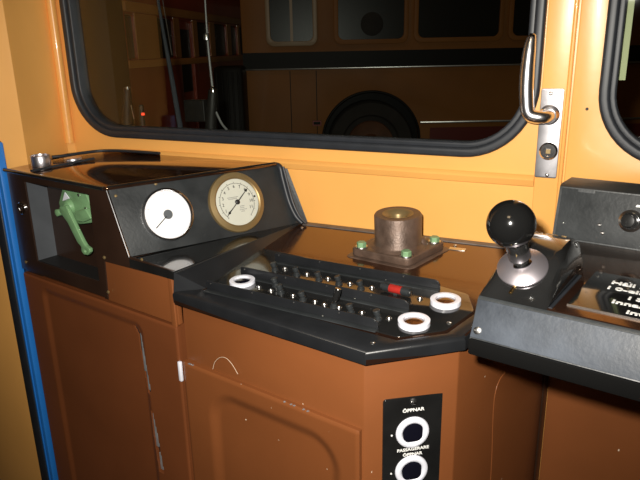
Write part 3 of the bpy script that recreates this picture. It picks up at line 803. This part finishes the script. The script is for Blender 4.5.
# glossy top
bm = bmesh.new(); box_bm(bm, sL+.002, -.019, 0, sR-.01, .238, .0015, .0005)
bm_link('top_sheet', bm, TOPBLK, con, frame(C(0, 0, T), D, -NN))
s, z = .5375, .870
screw(con, Mff @ Matrix.Translation((.0072, .0085, .0012)), .0045)
# rear panel face
Mrp = frame(C(sL, -.245, T), D, C(0, -.262, .977)-C(0, -.245, T))
plate('rear_panel', [[(.004, .002), (sR-sL-.005, .002), (sR-sL-.005, .072), (.004, .072)]], .002, Mrp, SATBLK, con, front=.0015, bev=.0005)
def onR(x, y):
    q = local(Mrp, hit(x, y, Mrp.translation, Mrp.col[2].xyz)); return (q.x, q.y)
q = onR(631, 221)
tb = lathe('push_button', [(.0145, 0), (.0145, .003), (.0115, .005), (.0100, .005), (.0095, .004), (.0085, .004), (.0085, .020), (.0075, .0225), (0, .023)], Mrp @ Matrix.Translation((q[0], q[1], .0015)), GLOSSBLK, con, n=32)
lathe('bright_collar', [(.0115, .0048), (.0150, .0022), (.0150, .001)], Mrp @ Matrix.Translation((q[0], q[1], .0020)), STEEL, tb, n=32)
for q in ((600, 225), (603, 233), (564, 223)):
    q = onR(*q); screw(con, Mrp @ Matrix.Translation((q[0], q[1], .0015)), .0025 if q[0] > .05 else .0015)
q = onR(588, 191.5)
plate('clip', [rrect(q[0]-.012, q[1]-.002, q[0]+.010, q[1]+.003, .001)], .0012, Mrp, SATBLK, con, front=.003)
plate('panel_lettering_chip', [[(0, 0), (.012, 0), (.012, .0025), (.001, .003)]], .0004, Mrp @ Matrix.Translation((*onR(636, 207), 0)), LETTER, con, front=.002)
# text plate
MTop = frame(C(0, 0, T+.0015), D, -NN)
def onTp(x, y):
    q = local(MTop, hit(x, y, MTop.translation, (0, 0, 1))); return (q.x, q.y)
a_, b_ = onTp(567, 305.5), onTp(592, 272)
sg = plate('sign_plate', [[(a_[0], a_[1]), (a_[0]+.21, a_[1]), (a_[0]+.21, b_[1]), (a_[0], b_[1])]], .002, MTop, mat('black_engraved_plate', (.010, .010, .010), .08, coat=.5), con, front=.002, bev=.0004)
bm = bmesh.new(); box_bm(bm, a_[0], a_[1]-.0012, 0, a_[0]+.21, a_[1]-.0002, .0024)
bm_link('plate_edge', bm, STEEL, sg, MTop)
lines = [('Håll m', 611.5, 288.5), ('i 0-elle', 607, 296.3), ('i S', 627, 304.5), ('Innan', 611, 306.5), ('int', 627, 317.5)]
o1 = onTp(611.5, 287); o2 = onTp(640, 294)
for s, px, py in (('Håll m', 610.5, 284.8), ('i 0-elle', 606.5, 290), ('i S', 627, 301), ('Innan', 610.5, 304.2), ('int', 625, 315)):
    q = onTp(px, py)
    text('lettering', s, .0135, MTop @ Matrix.Translation((q[0], q[1], .0022)), LETTER, sg, 'LEFT', .0004, width=1.18)

# ================================================================== MASTER CONTROLLER
mc = thing('controller_handle', 'black ball knob lever on a sloping black housing at the console left end', 'control lever', C(.57, -.05, T))
# housing: hump rising away from the driver with rounded shoulders
sa, sb = .5315, .6050
prof = [(.021, .0), (.012, .0080), (.0, .0165), (-.015, .0265), (-.030, .0355), (-.045, .0425), (-.060, .0455), (-.080, .0470), (-.100, .0455), (-.111, .0400), (-.116, .0300), (-.118, .0)]
bm = bmesh.new(); rows = []
nx = 14
for n, h in prof:
    row = []
    for i in range(nx+1):
        u = i/nx; x = sa+(sb-sa)*u; e = abs(2*u-1)
        hh = h*(1-max(0, (e-.72)/.28)**2.4*.55)
        xx = x
        row.append(bm.verts.new(C(xx, n, T+.001+hh)))
    rows.append(row)
for r0, r1 in zip(rows, rows[1:]):
    for i in range(nx): bm.faces.new((r0[i], r0[i+1], r1[i+1], r1[i]))
for side in (0, nx):
    bt = [bm.verts.new(C(sa if side == 0 else sb, n, T+.001)) for n, h in prof]
    for k in range(len(prof)-1):
        vv = [rows[k][side], rows[k+1][side], bt[k+1], bt[k]]
        bm.faces.new(vv)
bmesh.ops.remove_doubles(bm, verts=bm.verts, dist=.0003)
bm_link('housing', bm, GLOSSBLK, mc)
tube('housing_gasket', [C(sb+.002, .016, T+.001), C(sb+.002, -.05, T+.001), C(sb+.002, -.10, T+.001)], .0022, RUBBER, mc, n=8)
# escutcheon on slope
n0 = V((0, 0, 1)); 
sl = math.atan2(.0355-.0165, .030)     # slope of the hump
nrm = (Z*math.cos(sl)+NN*math.sin(sl)).normalized()
base = hit(522.5, 268, C(0, -.015, T+.001+.0265), nrm)
Md = frame(base+nrm*.0015, D, D.cross(nrm)*-1)
if Md.col[2].xyz.dot(nrm) < 0: Md = frame(base+nrm*.0015, D, D.cross(nrm))
ESC = mat('pale_anodised_disc', (.50, .46, .50), .38, metal=.9)
lathe('escutcheon', [(.0275, -.001), (.0275, .0010), (.0262, .0022), (.018, .0065), (.0115, .0085), (.0085, .0085), (.0085, 0)], Md, ESC, mc, n=48, label='dished silver disc around the shaft')
ballc = None
r_ = ray(511, 224)
# knob stands up from the disc, leaning a little to the left
tgt = base+nrm*.030+Z*.035
tpar = (tgt-CAM).dot(FW); ballc = CAM + r_*tpar
ax = (ballc-base).normalized()
Msh = Matrix.Translation(base) @ ax.to_track_quat('Z', 'Y').to_matrix().to_4x4()
Lb = (ballc-base).length
RB = 24.3/FPX*tpar
lathe('shaft', [(.0100, .004), (.0105, .0065), (.0090, .008), (.0088, .012), (.0120, .016), (.0130, Lb-RB*.75)], Msh, GLOSSBLK, mc, n=32)
lathe('shaft_ring', [(.0098, .006), (.0122, .007), (.0122, .009), (.0090, .010)], Msh, CHROME, mc, n=32)
bm = bmesh.new(); bmesh.ops.create_uvsphere(bm, u_segments=48, v_segments=28, radius=RB); 
bm_link('ball_knob', bm, BALLM, mc, Matrix.Translation(ballc))
# brass index pointer on the housing in front of the disc
pi = hit(514, 288, C(0, .0, T+.0175), nrm)
Mp = frame(pi+nrm*.0006, D, D.cross(nrm)*-1)
if Mp.col[2].xyz.dot(nrm) < 0: Mp = frame(pi+nrm*.0006, D, D.cross(nrm))
box('index_mark', -.0018, -.009, -.001, .0018, .004, .0012, Mp @ rotz(math.radians(-8)), BRASS2, mc, bev=.0005, label='small brass index pin')
# worn orange-ish flecks at the rear of the housing
bm = bmesh.new()
for (s_, n_, w_) in ((.548, -.088, .010), (.562, -.087, .014), (.580, -.088, .006)):
    box_bm(bm, s_, T+.0440, n_-.018, s_+w_, T+.0462, n_-.014, .0005)
bm_link('worn_edge', bm, BRASS, mc, MC)

STEELP = mat('worn_chrome_plate', (.42, .41, .43), .36, metal=1, var=.25, vscale=30)
CHROMEH = mat('hand_worn_chrome', (.88, .87, .9), .27, metal=1)
# ================================================================== GRAB HANDLE on the pillar
gh = thing('grab_handle', 'chrome lever handle on a narrow chrome plate, on the pillar between the windows', 'handle', V((-.118, WY-.006, .95)))
plate('mounting_plate', [rrect(-.1375, .951, -.1015, 1.1005, .003)], .003, MF, STEELP, gh, front=.0075, bev=.0008)
lathe('rose', [(0, 0), (.0165, 0), (.0165, .004), (.0140, .008), (.0125, .018), (0, .018)], MF @ Matrix.Translation((-.1215, 1.058, .0070)), CHROME, gh, n=36)
def Hn(x, y, n): q = onF(x, y, n); return MF @ V((q[0], q[1], n))
hp = [MF @ V((-.1215, 1.058, .014)), MF @ V((-.1215, 1.058, .030)), Hn(542, 117.5, .042), Hn(529, 114, .045), Hn(526.5, 98, .045), Hn(527, 75, .043), Hn(529.5, 50, .040), Hn(532, 37, .038)]
tube('lever', hp, [.0105, .0105, .0105, .0112, .0115, .0115, .0100, .0065], CHROMEH, gh, n=20, sub=8)
lathe('tip', [(.0066, -.002), (.0060, .003), (.0035, .0055), (0, .006)], Matrix.Translation(hp[-1]) @ (hp[-1]-hp[-2]).to_track_quat('Z', 'Y').to_matrix().to_4x4(), CHROME, gh, n=20)
q = onF(548.5, 151, .008)
lk = lathe('lock_cylinder', [(0, 0), (.0150, 0), (.0150, .004), (.0125, .0065), (.0085, .0065), (.0080, .004), (0, .004)], MF @ Matrix.Translation((q[0], q[1], .0070)), CHROME, gh, n=32)
bm = bmesh.new(); box_bm(bm, -.0035, -.0035, .004, .0035, .0035, .0075)
bm_link('square_spindle', bm, BRASS, lk, MF @ Matrix.Translation((q[0], q[1], .0070)))
for q in ((551, 93.5), (547, 175)):
    q = onF(*q, .008); screw(gh, MF @ Matrix.Translation((q[0], q[1], .0073)), .0035)
bm = bmesh.new()
q = onF(587, 109, .006)
o = screw(None, MF @ Matrix.Translation((q[0], q[1], .006)), .0025, SATBLK, 'wall_screw')
tag(o, 'small dark screw in the orange panel between handle and right-hand window', 'screw')

# ================================================================== OUTSIDE: wiper hardware, tram, bus in the dark hall
wy = -.075
def Wn(x, y, n=wy): q = onF(x, y, n); return MF @ V((q[0], q[1], n))
wp_ = thing('windscreen_wiper', 'dark diagonal bar with bright edge standing in for a door frame reflection in the windscreen, at the left', 'wiper', Wn(181, 130))  # solid bar stands in for the door frame edge mirrored in the glass
tube('arm', [Wn(153, -30), Wn(163, 30), Wn(173, 85), Wn(181, 132)], [.003, .004, .006, .007], RUBBER, wp_, n=8)
tube('reflection_edge', [Wn(158, -28, wy+.004), Wn(166, 20, wy+.004), Wn(172, 55, wy+.004)], .0012, STEEL, wp_, n=6)
bx_ = [onF(*p, wy) for p in ((183, 100), (203, 100), (205, 122), (185, 122))]
plate('wiper_bracket', [roundpoly(bx_, .003)], .02, MF, HALLBLK, wp_, front=wy, bev=.002)
ARMGREY = mat('grey_arm_paint', (.10, .10, .10), .5)
wm = thing('windscreen_wiper', 'upright grey wiper arm on a black motor housing, left of the large bus', 'wiper', Wn(214, 132))
tube('arm', [Wn(202, -40), Wn(205, 0), Wn(208, 45), Wn(213, 92)], [.0016, .0018, .0025, .003], ARMGREY, wm, n=8)
lathe('joint', [(0, -.008), (.006, -.006), (.0065, .004), (.004, .008), (0, .009)], Matrix.Translation(Wn(213, 90, wy+.006)), CHROME, wm, n=20)
lathe('arm_clip', [(0, -.008), (.006, -.006), (.0065, .004), (.004, .008), (0, .009)], Matrix.Translation(Wn(206.5, 37, wy+.006)), STEEL, wm, n=20)
tube('motor_housing', [Wn(213, 90), Wn(212, 108), Wn(211, 125), Wn(211, 150)], [.010, .013, .014, .014], HALLBLK, wm, n=16)
tube('hose', [Wn(216, 112), Wn(222, 124), Wn(229, 133), Wn(236, 150)], .0028, ARMGREY, wm, n=8)
tl = thing('marker_post', 'black post with red light and bright tip outside the windscreen at far left', 'lamp', Wn(133, 150))
tube('post', [Wn(128, 160), Wn(127, 130), Wn(127, 108), Wn(127, 88)], [.014, .014, .012, .008], HALLBLK, tl, n=14)
lathe('post_tip', [(0, -.004), (.004, -.003), (.004, .003), (0, .004)], Matrix.Translation(Wn(127.5, 88, wy+.008)), CHROME, tl, n=14)
tube('post', [Wn(146, 160), Wn(143, 130), Wn(141, 105)], [.008, .008, .006], HALLBLK, tl, n=12)
lathe('red_lamp', [(0, -.0035), (.004, -.003), (.0045, 0), (.003, .003), (0, .0035)], Matrix.Translation(Wn(143, 114, wy+.012)), REDLAMP, tl, n=14, label='small red lamp')
tube('bright_edge', [Wn(131, 105, wy+.014), Wn(134, 119, wy+.014)], .0010, STEEL, tl, n=6)

prism('floor', [(-12, WY+.5), (9, WY+.5), (9, 16), (-12, 16)], -.72, -.68, HALLFLOOR, kind='structure', smooth=False)

FH = V((-math.sin(YAW), math.cos(YAW), 0))
# large orange bus, side on
OB = CAM + FH*4.9; OB.z = 0
MB = frame(OB, R0, Z)
def onB(x, y, n=0.0):
    q = local(MB, hit(x, y, OB+MB.col[2].xyz*n, MB.col[2].xyz)); return (q.x, q.y)
bus = thing('bus', 'large dim orange bus with black waist band and round wheel arch, beyond the windscreen', 'bus', MB @ V((1.2, -.68, 0)))
x0 = onB(243, 60)[0]; xr = 4.2
wins = [(268, 45, 316), (335.5, 43, 406.5), (415, 41, 501), (509, 39, 578)]
holes = []
for (a_, yb, b_) in wins:
    l_ = onB(a_, yb); r_ = onB(b_, yb); holes.append((l_[0], (l_[1]), r_[0], l_[1]+.62))
wc = onB(371, 141); RW = 46.5/FPX*4.9*1.02
arch = circ(wc[0], wc[1], RW, 48)
outer = rrect(x0, -.35, xr, 2.25, .10)
# arch opening cut through the body side
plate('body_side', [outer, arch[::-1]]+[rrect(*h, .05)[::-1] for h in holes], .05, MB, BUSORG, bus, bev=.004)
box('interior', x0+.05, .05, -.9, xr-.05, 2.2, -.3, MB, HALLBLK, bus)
pz = onB(300, 52); qz = onB(300, 68)
box('waist_band', x0, qz[1], .0, xr, pz[1], .008, MB, HALLBLK, bus)
box('band_moulding', x0, qz[1]-.012, .0, xr, qz[1], .014, MB, STEEL, bus, bev=.003)
box('wheel_housing', wc[0]-RW-.05, -.35, -.55, wc[0]+RW+.05, wc[1]+RW+.05, -.45, MB, HALLBLK, bus)
Mwh = MB @ Matrix.Translation((wc[0], wc[1]-.03, -.02))
wh = lathe('wheel', [(0, -.2), (RW*.86, -.2), (RW*.9, -.16), (RW*.9, -.02), (RW*.86, .0), (RW*.62, .0), (RW*.58, -.02), (0, -.02)], Mwh, TYRE, bus, n=48)
lathe('hub', [(RW*.50, -.03), (RW*.48, .0), (RW*.40, -.01), (RW*.22, -.015), (RW*.18, .03), (0, .035)], Mwh, mat('rusty_wheel_paint', (.16, .065, .03), .6, var=.4, vscale=6), wh, n=32)
tube('arch_trim', [MB @ V((wc[0]+(RW+.006)*math.cos(a), wc[1]+(RW+.006)*math.sin(a), .004)) for a in [math.pi*i/16 for i in range(17)]], .010, HALLBLK, bus, n=8, sub=3)
for i, h in enumerate(holes):
    plate('window_frame', [rrect(h[0]-.012, h[1]-.012, h[2]+.012, h[3]+.012, .06), rrect(h[0]+.022, h[1]+.022, h[2]-.022, h[3]-.022, .045)[::-1]], .03, MB, BUSORG if i != 0 else mat('pale_window_trim', (.42, .28, .16), .4), bus, front=.012, bev=.004)
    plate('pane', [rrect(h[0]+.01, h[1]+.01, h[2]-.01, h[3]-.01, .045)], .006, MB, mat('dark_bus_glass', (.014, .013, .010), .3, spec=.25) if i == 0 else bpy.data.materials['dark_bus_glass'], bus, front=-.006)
h = holes[0]; box('window_divider', (h[0]+h[2])/2-.01, h[1], -.01, (h[0]+h[2])/2+.01, h[3], .006, MB, bpy.data.materials['pale_window_trim'], bus)
# seated shapes / steering wheel seen through the second window
h = holes[1]; cxw = onB(372, 24)
lathe('instrument_disc', [(.07, -.004), (.085, .0), (.07, .004), (.03, .002), (0, .004)], MB @ Matrix.Translation((cxw[0], cxw[1], -.004)), TYRE, bus, n=30)
q1, q2 = onB(420, 122), onB(548, 126)
box('side_moulding', q1[0], q1[1]-.012, 0, xr-.3, q1[1]+.005, .012, MB, STEEL, bus, bev=.003)
q1 = onB(430, 125)
box('skirt_panel', q1[0], -.30, .0, xr-.4, q1[1]-.02, .006, MB, mat('dark_red_paint', (.16, .022, .016), .4), bus)
q1 = onB(317, 123)
box('side_marker', q1[0]-.035, q1[1]-.02, 0, q1[0]+.035, q1[1]+.02, .012, MB, HALLBLK, bus, bev=.003)
plate('marker_outline', [rrect(q1[0]-.034, q1[1]-.019, q1[0]+.034, q1[1]+.019, .004), rrect(q1[0]-.026, q1[1]-.011, q1[0]+.026, q1[1]+.011, .003)[::-1]], .002, MB, RED, bus, front=.0135)
for a_ in (.35, .55):
    box('body_seam', x0+a_, -.3, 0, x0+a_+.006, qz[1]-.02, .0015, MB, HALLBLK, bus)

# red and orange tram on the left, receding to the right
dT = math.radians(9.3); TDir = (FH*math.cos(dT)+R0*math.sin(dT)).normalized()
OT = CAM + FH*4.5 - R0*1.0; OT.z = 0
MTm = frame(OT, TDir, Z)
def onT(x, y, n=0.0):
    q = local(MTm, hit(x, y, OT+MTm.col[2].xyz*n, MTm.col[2].xyz)); return (q.x, q.y)
tram = thing('tram', 'dim red tram with orange window pillars, receding at the left beyond the windscreen', 'tram', MTm @ V((0, -.68, 0)))
xa = onT(128, 60)[0]; xb = 2.6
ztop = onT(190, 17)[1]; zwb = onT(190, 57)[1]; zbelt = onT(190, 64)[1]
cols = [(129, 138), (160, 176), (181.5, 194.5, 'd'), (199, 211), (216, 228), (232, 238.5), (240.5, 246), (248, 252)]
hls = []
for c in cols:
    l_, r_ = onT(c[0], 60)[0], onT(c[1], 60)[0]
    hls.append((l_, zwb if len(c) == 2 else zwb-.55, r_, ztop-.03, len(c) == 3))
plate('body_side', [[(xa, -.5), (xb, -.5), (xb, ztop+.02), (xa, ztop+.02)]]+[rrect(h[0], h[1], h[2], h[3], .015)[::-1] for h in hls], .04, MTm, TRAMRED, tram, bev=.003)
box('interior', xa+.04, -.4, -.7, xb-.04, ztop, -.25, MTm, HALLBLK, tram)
# orange pillars and waist strip
bm = bmesh.new(); xs = [xa]+[v for h in hls for v in (h[0], h[2])]+[xb]
prs = [(xs[i], xs[i+1]) for i in range(0, len(xs), 2)]
for (l_, r_) in prs:
    if r_-l_ > .02: box_bm(bm, l_+.004, zwb, .0, r_-.004, ztop-.02, .006)
bm_link('window_pillar', bm, TRAMORG, tram, MTm)
box('waist_strip', xa, zbelt, 0, xb, zwb-.006, .008, MTm, TRAMORG, tram, bev=.002)
zr = ztop
box('cant_rail', xa, zr-.015, -.03, xb, zr+.05, .02, MTm, TRAMORG, tram, bev=.008)
bm = bmesh.new()
pr = [(.03, zr+.04), (.028, zr+.11), (-.02, zr+.21), (-.12, zr+.29), (-.30, zr+.33), (-.8, zr+.34), (-.8, zr+.04)]
r0_ = [bm.verts.new((xa, z, n)) for n, z in pr]; r1_ = [bm.verts.new((xb, z, n)) for n, z in pr]
bm.faces.new(r0_); bm.faces.new(r1_[::-1])
for i in range(len(pr)): bm.faces.new((r0_[i-1], r0_[i], r1_[i], r1_[i-1]))
bm_link('roof', bm, TRAMRED, tram, MTm)
for h in hls:
    if h[4]:
        box('door', h[0]+.01, h[1], -.03, h[2]-.01, h[3], -.02, MTm, TRAMRED, tram)
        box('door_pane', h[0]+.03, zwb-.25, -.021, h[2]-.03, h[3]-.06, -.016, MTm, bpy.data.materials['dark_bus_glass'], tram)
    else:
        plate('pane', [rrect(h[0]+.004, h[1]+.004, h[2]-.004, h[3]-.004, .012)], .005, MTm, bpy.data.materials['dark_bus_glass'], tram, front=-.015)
# bent front end of the tram
bm = bmesh.new()
fp = [V((xa, 0)), V((xa-.10, -.05)), V((xa-.16, -.18)), V((xa-.18, -.8)), V((xa, -.8))]
lo = [bm.verts.new((p.x, -.5, p.y)) for p in fp]; hi = [bm.verts.new((p.x, ztop+.05, p.y)) for p in fp]
bm.faces.new(lo); bm.faces.new(hi[::-1])
for i in range(len(fp)): bm.faces.new((lo[i-1], lo[i], hi[i], hi[i-1]))
bm_link('front_end', bm, HALLBLK, tram, MTm)
# dark equipment beside the bus's rear corner
eq = thing('equipment_cabinet', 'dark ribbed machine between the red tram and the orange bus', 'machine', MB @ V((onB(228, 100)[0], -.68, .25)))
q1, q2 = onB(219, 150, .25), onB(240, 66, .25)
box('case', q1[0], -.68, .0, q2[0]+.02, q2[1], .3, MB, HALLBLK, eq, bev=.03)
bm = bmesh.new()
for i in range(5):
    x = q1[0]+.02+(q2[0]-q1[0])*i/5; box_bm(bm, x, -.4, .3, x+.012, q2[1]-.04, .315, .003)
bm_link('ribs', bm, HALLBLK, eq, MB)
# small lights far away in the hall
def hall_light(px, py, d, r, m, lab):
    p = CAM + ray(px, py)*d
    o = lathe('hall_lamp', [(0, -r), (r*.7, -r*.7), (r, 0), (r*.7, r*.7), (0, r)], Matrix.Translation(p), m, None, n=14)
    tag(o, lab, 'lamp')
    tube('cord', [p+V((0, 0, r*.8)), p+V((0, 0, 1.0)), V((p.x, p.y, 4.2))], .004, HALLBLK, o, n=6)
    
hall_light(228.5, 6, 7.5, .018, mat('pale_lamp', (1, .85, .6), .3, emit=1.5), 'small pale lamp glowing above the tram roof in the dark hall')
prism('ceiling', [(-12, WY+.5), (9, WY+.5), (9, 16), (-12, 16)], 4.2, 4.25, HALLBLK, kind='structure', smooth=False)
hall_light(270.5, 1, 4.6, .012, WARMLAMP, 'tiny orange lamp beside the first bus window')
